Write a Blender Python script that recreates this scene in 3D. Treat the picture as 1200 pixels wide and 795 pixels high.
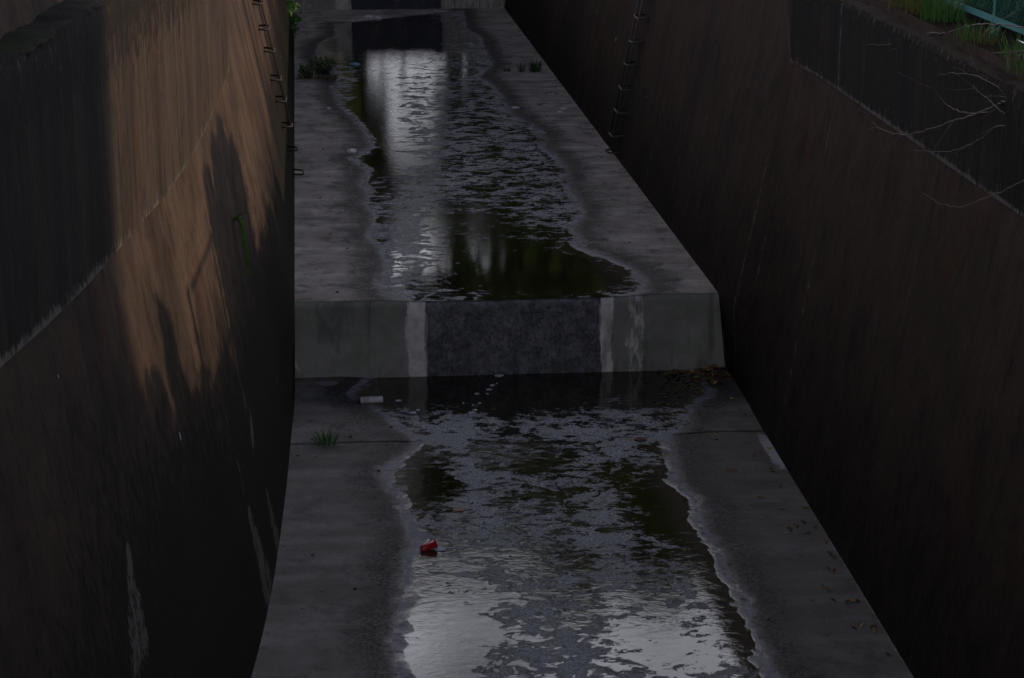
import bpy, math, random
import numpy as np
from mathutils import Vector, Matrix

for o in list(bpy.data.objects): bpy.data.objects.remove(o)
scn = bpy.context.scene
COL = scn.collection

# ------------------------------------------------------------------ camera
CAMZ = 5.2
FPX, CX, CY = 2336.0, 600.0, 397.5          # focal length in photo pixels, photo centre
PSI, PIT = math.radians(4.932), math.radians(16.287)
FW = np.array([math.sin(PSI)*math.cos(PIT), math.cos(PSI)*math.cos(PIT), -math.sin(PIT)])
RT = np.array([math.cos(PSI), -math.sin(PSI), 0.0])
UP = np.cross(RT, FW)
cd = bpy.data.cameras.new('camera'); cam = bpy.data.objects.new('camera', cd); COL.objects.link(cam)
cd.sensor_width = 36.0; cd.lens = FPX/1200*36
cd.clip_start = 0.05; cd.clip_end = 2000
cam.location = (0, 0, CAMZ)
cam.rotation_euler = Vector(FW).to_track_quat('-Z', 'Y').to_euler()
scn.camera = cam

# ------------------------------------------------------------------ light
SUN = Vector((1.0, -0.25, 0.55)).normalized()
SUN_EL = math.asin(SUN.z); SUN_AZ = math.atan2(SUN.x, SUN.y)
w = bpy.data.worlds.new('World'); scn.world = w; w.use_nodes = True
wn, wl = w.node_tree.nodes, w.node_tree.links
bg = wn['Background']; bg.inputs['Strength'].default_value = 0.05
sky = wn.new('ShaderNodeTexSky'); sky.sky_type = 'NISHITA'; sky.sun_disc = False
sky.sun_elevation = SUN_EL; sky.sun_rotation = SUN_AZ
sky.air_density = 0.6; sky.dust_density = 0.15
tc = wn.new('ShaderNodeTexCoord')
mp = wn.new('ShaderNodeMapping'); mp.inputs['Scale'].default_value = (1, 1, 2.2)
cn = wn.new('ShaderNodeTexNoise'); cn.inputs['Scale'].default_value = 3.1; cn.inputs['Detail'].default_value = 6
cn.inputs['Roughness'].default_value = 0.55
cr = wn.new('ShaderNodeValToRGB'); cr.color_ramp.elements[0].position = 0.28; cr.color_ramp.elements[1].position = 0.52
sx = wn.new('ShaderNodeSeparateXYZ')
hr = wn.new('ShaderNodeMapRange'); hr.inputs[1].default_value = 0.45; hr.inputs[2].default_value = 0.75
hr.inputs[3].default_value = 1.0; hr.inputs[4].default_value = 0.0        # clouds thin out towards the zenith
mu = wn.new('ShaderNodeMath'); mu.operation = 'MULTIPLY'
mx = wn.new('ShaderNodeMix'); mx.data_type = 'RGBA'
mx.inputs['B'].default_value = (50, 51, 55, 1)
wl.new(tc.outputs['Generated'], mp.inputs[0]); wl.new(mp.outputs[0], cn.inputs['Vector']); wl.new(cn.outputs['Fac'], cr.inputs[0])
wl.new(tc.outputs['Generated'], sx.inputs[0]); wl.new(sx.outputs['Z'], hr.inputs[0])
hy = wn.new('ShaderNodeMapRange'); hy.inputs[1].default_value = 0.30; hy.inputs[2].default_value = 0.85; hy.inputs[3].default_value = 0.30      # the bank lies upstream; a thinner share added elsewhere lights the weir
mv = wn.new('ShaderNodeMath'); mv.operation = 'MULTIPLY'
wl.new(sx.outputs['Y'], hy.inputs[0]); wl.new(hr.outputs[0], mv.inputs[0]); wl.new(hy.outputs[0], mv.inputs[1])
wl.new(cr.outputs[0], mu.inputs[0]); wl.new(mv.outputs[0], mu.inputs[1]); wl.new(mu.outputs[0], mx.inputs['Factor'])
ce = wn.new('ShaderNodeMapRange'); ce.inputs[1].default_value = 0.10; ce.inputs[2].default_value = 0.40; ce.inputs[3].default_value = 22.0; ce.inputs[4].default_value = 72.0
cb = wn.new('ShaderNodeMix'); cb.data_type = 'RGBA'; cb.blend_type = 'MULTIPLY'; cb.inputs['Factor'].default_value = 1.0; cb.inputs['B'].default_value = (.96, .97, 1.08, 1)
wl.new(sx.outputs['Z'], ce.inputs[0]); wl.new(ce.outputs[0], cb.inputs['A']); wl.new(cb.outputs['Result'], mx.inputs['B'])      # cloud is dimmer near the horizon
wl.new(sky.outputs[0], mx.inputs['A']); wl.new(mx.outputs['Result'], bg.inputs['Color'])

sl = bpy.data.lights.new('sun', 'SUN'); sl.energy = 2.6; sl.angle = math.radians(0.6); sl.color = (1.0, 0.78, 0.56)
so = bpy.data.objects.new('sun', sl); COL.objects.link(so); so.rotation_euler = SUN.to_track_quat('Z', 'Y').to_euler()
vs = scn.view_settings
vs.view_transform = 'Standard'; vs.look = 'None'; vs.exposure = 0.0; vs.gamma = 1.0; vs.use_curve_mapping = False

# ------------------------------------------------------------------ helpers
random.seed(7); rng = np.random.default_rng(11)

def ray(px, py): return FW + RT*(px-CX)/FPX + UP*(CY-py)/FPX
def gnd(px, py, z=0.0):
    d = ray(px, py); s = (z-CAMZ)/d[2]; return np.array([0, 0, CAMZ]) + s*d
def onx(px, py, x):
    d = ray(px, py); s = x/d[0]; return np.array([0, 0, CAMZ]) + s*d

def sstep(a, b, v):
    t = np.clip((np.asarray(v, float)-a)/(b-a), 0, 1); return t*t*(3-2*t)
def vnoise(x, y, seed=0):
    x = np.asarray(x, float); y = np.asarray(y, float)
    xi = np.floor(x).astype(np.int64); yi = np.floor(y).astype(np.int64)
    fx, fy = x-xi, y-yi; fx = fx*fx*(3-2*fx); fy = fy*fy*(3-2*fy)
    def h(a, b):
        n = (a*374761393 + b*668265263 + seed*982451653) & 0x7fffffff
        n = ((n ^ (n >> 13))*1274126177) & 0x7fffffff
        return ((n ^ (n >> 16)) & 0xffff)/65535.0
    return (h(xi, yi)*(1-fx)+h(xi+1, yi)*fx)*(1-fy) + (h(xi, yi+1)*(1-fx)+h(xi+1, yi+1)*fx)*fy
def fbm(x, y, seed=0, o=4):
    s, a, t = 0, 1.0, 0
    for k in range(o):
        s = s + a*vnoise(np.asarray(x)*2**k, np.asarray(y)*2**k, seed+k*17); t += a; a *= .5
    return s/t

def obj(name, verts, faces, mat=None, parent=None, smooth=False, attrs=None, loc=None):
    m = bpy.data.meshes.new(name)
    m.from_pydata([tuple(map(float, v)) for v in verts], [], [tuple(map(int, f)) for f in faces]); m.update()
    if attrs:
        for k, v in attrs.items():
            a = m.attributes.new(k, 'FLOAT', 'POINT'); a.data.foreach_set('value', np.asarray(v, np.float32).ravel())
    if mat: m.materials.append(mat)
    if smooth: m.polygons.foreach_set('use_smooth', [True]*len(m.polygons))
    o = bpy.data.objects.new(name, m); COL.objects.link(o)
    if parent: o.parent = parent
    if loc is not None: o.location = tuple(map(float, loc))
    return o
def tag(o, label, cat, group=None, kind=None):
    o['label'] = label; o['category'] = cat
    if group: o['group'] = group
    if kind: o['kind'] = kind
    return o
def struct(o): o['kind'] = 'structure'; return o
def thing(name, label, cat, loc=(0, 0, 0), group=None, rotz=0):
    o = bpy.data.objects.new(name, None); COL.objects.link(o); o.empty_display_size = .1
    o.location = tuple(map(float, loc)); o.rotation_euler = (0, 0, rotz)
    return tag(o, label, cat, group)
def grid_faces(nu, nv):
    i, j = np.meshgrid(np.arange(nu-1), np.arange(nv-1), indexing='ij')
    a = (i*nv+j).ravel(); return np.stack([a, a+nv, a+nv+1, a+1], 1)
class MB:
    def __init__(s): s.v = []; s.f = []
    def add(s, v, f):
        n = len(s.v); s.v += [tuple(p) for p in v]; s.f += [tuple(i+n for i in q) for q in f]; return s
    def box(s, x0, x1, y0, y1, z0, z1):
        v = [(x, y, z) for x in (x0, x1) for y in (y0, y1) for z in (z0, z1)]
        return s.add(v, [(0, 1, 3, 2), (4, 6, 7, 5), (0, 4, 5, 1), (2, 3, 7, 6), (0, 2, 6, 4), (1, 5, 7, 3)])
    def tube(s, pts, rad, seg=6, cap=True):
        pts = [Vector(p) for p in pts]; n = len(pts)
        if not hasattr(rad, '__len__'): rad = [rad]*n
        vs_, fs = [], []; nrm = None
        for i, p in enumerate(pts):
            t = (pts[min(i+1, n-1)]-pts[max(i-1, 0)]).normalized()
            if nrm is None: nrm = t.orthogonal().normalized()
            else:
                nrm = (nrm - t*nrm.dot(t)); nrm = nrm.normalized() if nrm.length > 1e-6 else t.orthogonal().normalized()
            b = t.cross(nrm)
            for k in range(seg):
                a = 2*math.pi*k/seg; vs_.append(p+(nrm*math.cos(a)+b*math.sin(a))*rad[i])
        for i in range(n-1):
            for k in range(seg):
                fs.append((i*seg+k, i*seg+(k+1) % seg, (i+1)*seg+(k+1) % seg, (i+1)*seg+k))
        if cap: fs.append(tuple(range(seg))[::-1]); fs.append(tuple((n-1)*seg+k for k in range(seg)))
        return s.add(vs_, fs)
    def lathe(s, prof, seg=20, M=None):
        vs_ = []; fs = []
        for r, z in prof:
            for k in range(seg):
                a = 2*math.pi*k/seg; p = Vector((r*math.cos(a), r*math.sin(a), z)); vs_.append(M @ p if M else p)
        for i in range(len(prof)-1):
            for k in range(seg):
                fs.append((i*seg+k, i*seg+(k+1) % seg, (i+1)*seg+(k+1) % seg, (i+1)*seg+k))
        return s.add(vs_, fs)
    def build(s, name, mat, parent=None, smooth=False, loc=None): return obj(name, s.v, s.f, mat, parent, smooth, None, loc)

def smooth_path(pts, n=6):
    """Catmull-Rom through 3-D points"""
    P = [Vector(p) for p in pts]; P = [P[0]*2-P[1]]+P+[P[-1]*2-P[-2]]; out = []
    for i in range(1, len(P)-2):
        for k in range(n):
            t = k/n; a, b, c, d = P[i-1], P[i], P[i+1], P[i+2]
            out.append(.5*((2*b)+(c-a)*t+(2*a-5*b+4*c-d)*t*t+(3*b-a-3*c+d)*t**3))
    out.append(P[-2]); return out

# ---- node material helper
class NT:
    def __init__(s, name):
        s.m = bpy.data.materials.new(name); s.m.use_nodes = True
        s.t = s.m.node_tree; s.b = s.t.nodes['Principled BSDF']
        s.co = s.t.nodes.new('ShaderNodeTexCoord').outputs['Object']
    def set(s, node, key, v):
        i = node.inputs[key]
        if isinstance(v, bpy.types.NodeSocket): s.t.links.new(v, i)
        else:
            if i.type == 'RGBA' and len(v) == 3: v = (*v, 1)
            i.default_value = v
    def bs(s, **k):
        for a, v in k.items(): s.set(s.b, a.replace('_', ' '), v)
    def scaled(s, sc, co=None):
        n = s.t.nodes.new('ShaderNodeVectorMath'); n.operation = 'MULTIPLY'
        s.set(n, 0, co or s.co); n.inputs[1].default_value = sc; return n.outputs[0]
    def noise(s, sc, scale=1., det=4, rough=.55, dist=0., co=None):
        n = s.t.nodes.new('ShaderNodeTexNoise'); n.noise_dimensions = '3D'
        s.set(n, 'Vector', s.scaled(sc, co) if sc else (co or s.co)); n.inputs['Scale'].default_value = scale
        n.inputs['Detail'].default_value = det; n.inputs['Roughness'].default_value = rough; n.inputs['Distortion'].default_value = dist
        return n.outputs['Fac']
    def voro(s, sc, rnd=1.0, out='Distance', feature='F1'):
        n = s.t.nodes.new('ShaderNodeTexVoronoi'); n.feature = feature; s.set(n, 'Vector', s.scaled(sc)); n.inputs['Scale'].default_value = 1
        n.inputs['Randomness'].default_value = rnd; return n.outputs[out]
    def attr(s, name):
        n = s.t.nodes.new('ShaderNodeAttribute'); n.attribute_name = name; return n.outputs['Fac']
    def math(s, op, a, b=0., c=None):
        n = s.t.nodes.new('ShaderNodeMath'); n.operation = op; s.set(n, 0, a); s.set(n, 1, b)
        if c is not None: s.set(n, 2, c)
        return n.outputs[0]
    def add(s, a, b): return s.math('ADD', a, b)
    def mul(s, a, b): return s.math('MULTIPLY', a, b)
    def ss(s, v, a, b, lo=0., hi=1.):
        n = s.t.nodes.new('ShaderNodeMapRange'); n.interpolation_type = 'SMOOTHSTEP'
        s.set(n, 0, v); s.set(n, 1, a); s.set(n, 2, b); s.set(n, 3, lo); s.set(n, 4, hi); return n.outputs[0]
    def mix(s, f, a, b, blend='MIX'):
        n = s.t.nodes.new('ShaderNodeMix'); n.data_type = 'RGBA'; n.blend_type = blend
        s.set(n, 'Factor', f); s.set(n, 'A', a); s.set(n, 'B', b); return n.outputs['Result']
    def fmix(s, f, a, b):
        n = s.t.nodes.new('ShaderNodeMix'); n.data_type = 'FLOAT'
        s.set(n, 'Factor', f); s.set(n, 'A', a); s.set(n, 'B', b); return n.outputs['Result']
    def bump(s, h, strength=.3, dist=.02, nrm=None):
        n = s.t.nodes.new('ShaderNodeBump'); s.set(n, 'Height', h); s.set(n, 'Strength', strength); n.inputs['Distance'].default_value = dist
        if nrm is not None: s.set(n, 'Normal', nrm)
        return n.outputs[0]
    def sep(s):
        n = s.t.nodes.new('ShaderNodeSeparateXYZ'); s.set(n, 0, s.co); return n.outputs

def plain(name, c, rough=.6, var=.3, scale=20, **k):
    t = NT(name); f = t.noise((1, 1, 1), scale, 3)
    d = tuple(x*(1-var) for x in c); l = tuple(min(1, x*(1+var)) for x in c)
    t.bs(Base_Color=t.mix(f, d, l), Roughness=rough, **k); return t.m

# ------------------------------------------------------------------ channel shape
ZL = -0.77                      # lower floor level, the upper floor is 0
YW = 19.17                      # drop weir
YF = 43.1                       # far weir
YEND = 60.0
_bl = np.array([(-4, -1.75), (0, -1.50), (6, -1.14), (8, -1.00), (10, -.86), (12.38, -.71), (12.84, -.65), (13.72, -.60), (14.78, -.57), (16, -.54), (17.65, -.525), (19.2, -.53)])
_ty = np.arange(-4, 19.21, .1); _tx = np.interp(_ty, _bl[:, 0], _bl[:, 1]); _k = np.exp(-(np.arange(-20, 21)/9.)**2); _k /= _k.sum()
_tx = np.convolve(np.pad(_tx, 20, mode='reflect', reflect_type='odd'), _k, 'valid')
def xl(y, z):
    y = np.asarray(y, float); z = np.asarray(z, float)
    near = np.interp(y, _ty, _tx) - .15*(z-ZL)
    far0 = -.51 - .0185*(y-19.36)
    far = np.where(z > 0, far0-.2*z, far0-.02*(-z/.77))
    wgt = sstep(17.2, 19.15, y); return near*(1-wgt)+far*wgt
def xr(y, z):
    y = np.asarray(y, float); z = np.asarray(z, float)
    near = np.interp(y, [0, 12, 19.2], [3.70, 3.76, 3.83]) + .153*(z-ZL)
    far0 = 3.745 - .0083*(y-19.2)
    far = np.where(z > 0, far0+.2*z, far0+.09*(-z/.77))
    wgt = sstep(17.2, 19.15, y); return near*(1-wgt)+far*wgt
def hit_left(px, py):
    d = ray(px, py); lo, hi = 4.0, 40.0
    f = lambda s: (s*d[0]) - xl(s*d[1], CAMZ+s*d[2])
    for _ in range(60):
        m = (lo+hi)/2
        if f(m) > 0: lo = m
        else: hi = m
    return np.array([0, 0, CAMZ])+lo*d

# ------------------------------------------------------------------ stream outlines, traced on the two floors
UP_L = [(391,28),(393,42),(374,50),(368,65),(380,80),(396,88),(390,103),(393,117),(402,130),(420,147),(430,163),(433,173),(410,186),(430,200),(422,217),(433,230),(424,240),(438,254),(432,280),(444,292),(451,311),(442,340),(468,357),(470,362)]
UP_R = [(543,12),(547,33),(563,43),(570,60),(577,77),(563,90),(583,103),(593,120),(600,133),(623,147),(640,160),(637,173),(657,187),(665,200),(663,217),(677,233),(684,248),(672,268),(683,292),(734,311),(762,330),(757,343),(740,352),(740,358)]
LO_L = [(430,436),(425,444),(406,461),(423,473),(444,485),(472,506),(491,520),(477,534),(449,549),(453,568),(470,591),(468,606),(481,622),(486,642),(470,660),(474,684),(467,712),(458,745),(462,774),(472,795),(478,850),(470,920),(480,1020)]
LO_R = [(800,428),(822,437),(839,463),(821,474),(808,487),(808,497),(787,512),(787,530),(793,543),(797,566),(816,585),(830,623),(849,656),(863,684),(877,703),(884,736),(896,760),(910,788),(930,830),(950,900),(980,1020)]
DEP = .06; WLV = -.0175
def poly(L, R, z):
    p = [gnd(x, y, z+WLV)[:2] for x, y in L]+[gnd(x, y, z+WLV)[:2] for x, y in R[::-1]]; return np.array(p)
PU, PL = poly(UP_L, UP_R, 0), poly(LO_L, LO_R, ZL)
def sdist(P, x, y):
    """signed distance to outline, positive inside; the open ends (first and last edge) do not count as shore"""
    x = np.asarray(x, float).ravel(); y = np.asarray(y, float).ravel()
    d = np.full(x.shape, 1e9); ins = np.zeros(x.shape, bool); n = len(P); h = n//2
    for i in range(n):
        a, b = P[i], P[(i+1) % n]
        c = ((a[1] > y) != (b[1] > y)); den = b[1]-a[1] if abs(b[1]-a[1]) > 1e-9 else 1e-9
        ins ^= c & (x < (b[0]-a[0])*(y-a[1])/den+a[0])
        if P is PU and (i == n-1 or abs(a[1]-b[1]) < .02 and a[1] < 19.3 and abs(a[0]-b[0]) > 1): continue
        if P is PL and (a[1] < 9.5 and b[1] < 9.5 and abs(a[0]-b[0]) > 1): continue
        if P is PL and i == n-1: continue
        ab = b-a; t = np.clip(((x-a[0])*ab[0]+(y-a[1])*ab[1])/(ab@ab), 0, 1)
        d = np.minimum(d, np.hypot(x-a[0]-t*ab[0], y-a[1]-t*ab[1]))
    s = np.where(ins, d, -d)
    return s + .10*(fbm(x*4, y*3, 5, 4)-.5) + .03*(fbm(x*16, y*12, 9, 2)-.5)
def floor_z(z0, d, dep=DEP): return z0 - dep*sstep(-.25, .45, d)
def crest_dep(y): return DEP - .034*sstep(YW+.7, YW+.1, y)     # the bed rises a little to the lip of the drop

JL = 17.15   # joint in the lower floor
JU = 33.6    # joint in the upper floor

# ------------------------------------------------------------------ materials of the setting
def mat_floor():
    t = NT('wet_concrete_floor'); X, Y, Z = t.sep()
    d = t.attr('shore'); cj = t.attr('joint')
    big = t.noise((1, .8, 1), 1.3, 5, .6); mid = t.noise((1, .85, 1), 9, 6, .7); fine = t.noise((1, 1, 1), 70, 3, .7)
    band = t.noise((.35, 2.2, 1), 1.6, 3, .5)
    col = t.mix(t.ss(big, .3, .7), (.085, .074, .068), (.150, .135, .127))
    col = t.mix(t.mul(t.ss(band, .45, .68), .38), col, (.27, .255, .255))
    col = t.mix(t.mul(t.ss(mid, .5, .75), .5), col, (.075, .066, .06))
    col = t.mix(t.ss(fine, .54, .72, 0, .8), col, (.035, .032, .03))
    col = t.mix(t.ss(fine, .40, .26, 0, .5), col, (.32, .30, .29))
    bl = t.noise((1, 1, 1), 3.2, 7, .72, .4); col = t.mix(t.ss(bl, .50, .66, 0, .7), col, (.055, .047, .043)); col = t.mix(t.ss(bl, .42, .30, 0, .4), col, (.27, .245, .235))
    # dark damp stain just outside the water line, then a pale dried edge
    dn = t.add(d, t.mul(t.add(mid, -.5), .28))
    dw = t.add(dn, t.mul(t.add(big, -.5), .5)); damp = t.mul(t.ss(dw, -.42, -.10), t.ss(dn, .06, .0))
    spk = t.ss(t.noise((1, 1, 1), 34, 4, .7), .44, .56)
    col = t.mix(t.mul(damp, t.fmix(spk, .3, 1.)), col, (.024, .021, .020))
    salt = t.mul(t.mul(t.ss(dn, -.07, -.03), t.ss(dn, .03, .0)), t.ss(t.noise((1, 1, 1), 2.3, 3, .6), .55, .7))
    col = t.mix(t.mul(salt, .6), col, (.34, .32, .34))
    lime = t.attr('lime'); dry = t.attr('dry'); col = t.mix(1.0, col, t.fmix(dry, .72, 1.75), 'MULTIPLY') if False else t.mix(t.mul(t.mul(dry, t.ss(t.add(dn, t.mul(t.add(bl, -.5), .7)), -.05, -.42)), t.ss(bl, .66, .44, .45, 1.)), col, t.mix(1.0, col, (2.9, 2.75, 2.7), 'MULTIPLY'))  # dry only lightens the floor colour away from the water line
    lm = t.mul(t.ss(t.add(lime, t.mul(t.add(t.add(mid, fine), -1.), 1.1)), .48, .7), .75)
    col = t.mix(lm, col, (.5, .5, .53))
    col = t.mix(t.mul(cj, .9), col, (.012, .011, .01))
    moss = t.mul(t.ss(t.noise((1, 1, 1), 1.7, 4, .6), .56, .7), .22)
    col = t.mix(moss, col, (.085, .09, .05))
    rough = t.fmix(t.ss(dn, -.12, .03), .75, .45)
    h = t.add(t.mul(fine, .5), t.mul(mid, 1.0))
    t.bs(Base_Color=col, Roughness=t.add(rough, t.mul(t.add(big, -.5), .25)), Normal=t.bump(h, .5, .012), Specular_IOR_Level=.4)
    return t.m

def mat_wall(name, light_tone, dark, algae=.5, vertical=False, seed=0.):
    """stained concrete: streaks run down the face, pale lime runs, moss low down"""
    t = NT(name); X, Y, Z = t.sep()
    comb = t.t.nodes.new('ShaderNodeCombineXYZ'); t.set(comb, 0, t.add(Y, seed)); t.set(comb, 1, Z); t.set(comb, 2, 0.); q = comb.outputs[0]
    V = vertical
    s1 = t.noise((1.6, .22, 1) if V else (1.0, .6, 1), 1.4, 6, .68, .3, q); s2 = t.noise((8, .4, 1) if V else (3.6, 1.2, 1), 1.5, 6, .74, .4, q); s3 = t.noise((30, 1.3, 1) if V else (17, 8, 1), 1.2, 5, .76, .3, q)
    drip = t.noise((11, .16, 1), 1.4, 4, .6, .2, q)
    blot = t.noise((1.1, .8, 1), 2.2, 7, .7, .3, q); grit = t.noise((1, 1, 1), 55, 4, .75, 0, q)
    rag = t.noise((8, 3.6, 1), 1.6, 7, .76, .3, q); speck = t.noise((26, 11, 1), 1.3, 4, .7, 0, q)
    col = t.mix(t.ss(s1, .34, .66), dark, light_tone)  # noise blends a dark and a light concrete tone
    col = t.mix(t.ss(s2, .50, .66, 0, .85 if V else .55), col, tuple(x*.28 for x in dark))
    col = t.mix(t.ss(s2, .45, .30, 0, .55 if V else .35), col, tuple(x*1.45 for x in light_tone))
    rust = t.mul(t.ss(t.noise((5, .3, 1) if V else (1.6, .6, 1), 1.1, 5, .65, .3, q), .54, .68), .75 if V else .5)
    col = t.mix(rust, col, (light_tone[0]*.95, light_tone[1]*.58, light_tone[2]*.28))
    col = t.mix(t.ss(s3, .54, .70, 0, .7 if V else .5), col, tuple(x*.32 for x in dark))
    col = t.mix(t.ss(s3, .36, .22, 0, .7 if V else .4), col, tuple(min(1, x*2.2) for x in light_tone))
    col = t.mix(t.ss(blot, .52, .68, 0, .6), col, tuple(x*.45 for x in dark))
    col = t.mix(t.ss(speck, .60, .72, 0, .8), col, tuple(x*.2 for x in dark))
    col = t.mix(t.ss(grit, .60, .75, 0, .5), col, tuple(x*1.7 for x in light_tone))
    dm = t.mul(t.ss(drip, .60, .70), t.ss(blot, .42, .56)); col = t.mix(t.mul(dm, .75 if V else .5), col, tuple(x*.16 for x in dark))
    dl = t.mul(t.ss(drip, .36, .28), t.ss(blot, .54, .44)); col = t.mix(t.mul(dl, .5 if V else .3), col, tuple(x*2.0 for x in light_tone))
    # formwork lifts: faint level seams on the face
    fz = t.math('FRACT', t.add(t.mul(Z, 1/.9), t.add(.37, t.mul(t.add(blot, -.5), .03))))
    seam = t.mul(t.ss(t.math('ABSOLUTE', t.add(fz, -.5)), .010, .004), t.ss(s1, .45, .6)); col = t.mix(t.mul(seam, .0 if vertical else .3), col, tuple(x*.3 for x in dark))
    # dark ragged crust low on the wall; the damp tone also carries painted shade
    crust = t.attr('crust'); damp_shade = t.ss(t.add(crust, t.mul(t.add(blot, -.5), .6)), .15, .62); col = t.mix(t.mul(damp_shade, .0 if V else .72), col, tuple(x*.24 for x in dark)); cm = t.mul(t.ss(t.add(rag, t.mul(t.add(crust, -.5), .45)), .47, .58), t.ss(crust, .02, .4))
    col = t.mix(t.mul(cm, .8), col, (.011, .0085, .006))
    gm = t.mul(t.ss(t.add(blot, t.mul(t.add(crust, -.5), .5)), .5, .7), algae); col = t.mix(t.mul(gm, t.ss(crust, .1, .6)), col, (.013, .016, .005))
    st = t.attr('stain_shade'); col = t.mix(t.mul(st, t.fmix(t.ss(s3, .3, .6), .75, 1.)), col, (.0075, .0068, .0078))  # dark stains, plus the shade painted on the near left wall
    lime = t.attr('lime'); lm = t.mul(t.ss(t.add(lime, t.add(t.mul(t.add(rag, -.5), 1.9), t.mul(t.add(speck, -.5), 1.6))), .42, .80), .85)
    col = t.mix(lm, col, tuple(.3*x+.7*y for x, y in zip(light_tone, (.15, .142, .14))))
    # small pale drips below pin holes, droplet glint painted in as bluish white
    vn = t.t.nodes.new('ShaderNodeTexVoronoi'); t.set(vn, 'Vector', t.scaled((2.2, .75, 1), q)); vn.inputs['Scale'].default_value = 1
    dr = t.math('LESS_THAN', vn.outputs['Distance'], .026); pick = t.math('GREATER_THAN', vn.outputs['Color'], .5)
    col = t.mix(t.mul(dr, pick), col, (.55, .58, .64))
    h = t.add(t.add(t.mul(grit, .5), t.mul(rag, .8)), t.add(t.mul(s3, .6), t.mul(cm, .3)))
    t.bs(Base_Color=col, Roughness=.9, Normal=t.bump(h, .8, .014), Specular_IOR_Level=.12)
    return t.m

def mat_weir():
    t = NT('weir_concrete'); X, Y, Z = t.sep()
    wet = t.attr('wet'); pale = t.attr('pale')
    rag = t.noise((9, 2, 3), 1.5, 4, .6); fine = t.noise((1, 1, 1), 60, 3, .7); big = t.noise((1.2, 1, 1.6), 1.6, 4, .6)
    blot = t.noise((1, 1, 1), 9, 4, .65)
    col = t.mix(t.ss(big, .3, .7), (.22, .215, .19), (.36, .345, .32))
    col = t.mix(t.ss(fine, .55, .78, 0, .6), col, (.05, .048, .045))
    gr = t.ss(t.noise((1, 1, 1), 2.6, 4, .6), .45, .68, 0, .5); col = t.mix(gr, col, (.22, .24, .165))
    pm = t.ss(t.add(pale, t.mul(t.add(t.noise((14, 4, 4), 1.3, 6, .75), -.5), 1.4)), .42, .7)
    col = t.mix(t.mul(pm, t.fmix(t.ss(blot, .35, .65), .55, .95)), col, (.85, .80, .77))
    wm = t.ss(t.add(wet, t.mul(t.add(t.noise((7, 3, 7), 1.4, 4, .65), -.5), .35)), .46, .56)
    film = t.mix(t.ss(blot, .35, .7), (.10, .10, .108), (.245, .24, .26))
    film = t.mix(t.ss(t.noise((2.5, 1, .6), 1.5, 3), .6, .75, 0, .8), film, (.03, .03, .026)); fd = t.noise((30, 4, 12), 1.2, 5, .75, .8); film = t.mix(t.ss(fd, .5, .7, 0, .5), film, (.36, .36, .39)); film = t.mix(t.ss(t.noise((22, 4, 16), 1.5, 4, .7, .5), .5, .64, 0, .7), film, (.04, .04, .045))
    film = t.mix(t.attr('dark'), film, (.022, .024, .042)); col = t.mix(t.mul(t.attr('dark'), .55), col, (.10, .10, .09))
    col = t.mix(wm, col, film)
    wav = t.noise((14, 4, 9), 1.7, 5, .6, .6)
    h = t.fmix(wm, t.mul(fine, .4), t.mul(wav, 2.2))
    dk = t.noise((2.2, 1, .5), 1.3, 5, .7, .3); col = t.mix(t.ss(dk, .52, .66, 0, .6), col, (.09, .085, .08)); t.bs(Base_Color=col, Roughness=t.fmix(wm, .8, .34), Normal=t.bump(h, .9, .022), Specular_IOR_Level=.5)
    return t.m

def mat_water():
    t = NT('stream_water'); d = t.attr('shore'); mat = t.attr('sky_sheen'); rip = t.attr('ripple')
    n1 = t.noise((.9, 1.0, 1), 2.9, 8, .70, .6); n2 = t.noise((.75, 1.15, 1), 8, 8, .76, .5); n3 = t.noise((.55, 1., 1), 75, 4, .85)
    n4 = t.noise((1, 1, 1), 2.9, 4, .6)
    dn = t.add(d, t.mul(t.add(n2, -.5), .06))
    dr_ = t.add(dn, t.mul(t.add(t.noise((1, 1, 1), 1.9, 3, .6), -.5), .30)); rim = t.mul(t.ss(dr_, .10, .05), t.ss(n4, .34, .56, .15, .9))
    m0 = t.add(t.add(mat, t.mul(t.add(n1, -.5), 2.3)), t.mul(t.add(n2, -.5), 2.9))
    m = t.mul(t.ss(m0, .46, .54), t.ss(t.noise((1, 1, 1), 23, 6, .8), .28, .45, .25, 1.))
    film = t.math('MAXIMUM', m, rim)
    bed = t.mix(t.ss(t.noise((1, .8, 1), 1.7, 4, .6), .4, .65), (.012, .012, .005), (.026, .023, .011))
    bed = t.mix(t.mul(t.ss(dn, .32, .1), .8), bed, (.075, .056, .036))
    sc = t.mix(t.ss(n3, .38, .66), (.10, .105, .12), (.74, .755, .82))  # sky sheen of the rippled thin film painted as grey colour
    sc = t.mix(t.ss(n2, .52, .66, 0, .75), sc, (.10, .10, .115)); sc = t.mix(t.ss(n4, .46, .66, 0, .5), sc, (.27, .28, .30))
    rimc = t.mix(t.ss(n2, .35, .65), (.11, .12, .17), (.36, .375, .47)); rimc = t.mix(t.ss(n3, .5, .7, 0, .6), rimc, (.03, .03, .036))  # bluish rim: sky reflection on the wet edge painted as colour
    sky_sheen = t.mix(rim, sc, rimc)
    col = t.mix(film, bed, sky_sheen)
    r1 = t.noise((.85, 1.2, 1), 9, 5, .6, .9); r2 = t.noise((.6, 1.2, 1), 34, 3, .6)
    h = t.add(t.mul(t.add(r1, t.mul(r2, .3)), rip), t.mul(n3, t.mul(film, .7)))
    h = t.add(h, t.mul(film, t.mul(n2, .6)))
    t.bs(Base_Color=col, Roughness=t.fmix(film, .02, .20), IOR=1.5, Normal=t.bump(h, 1.0, .012))
    return t.m

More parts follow.
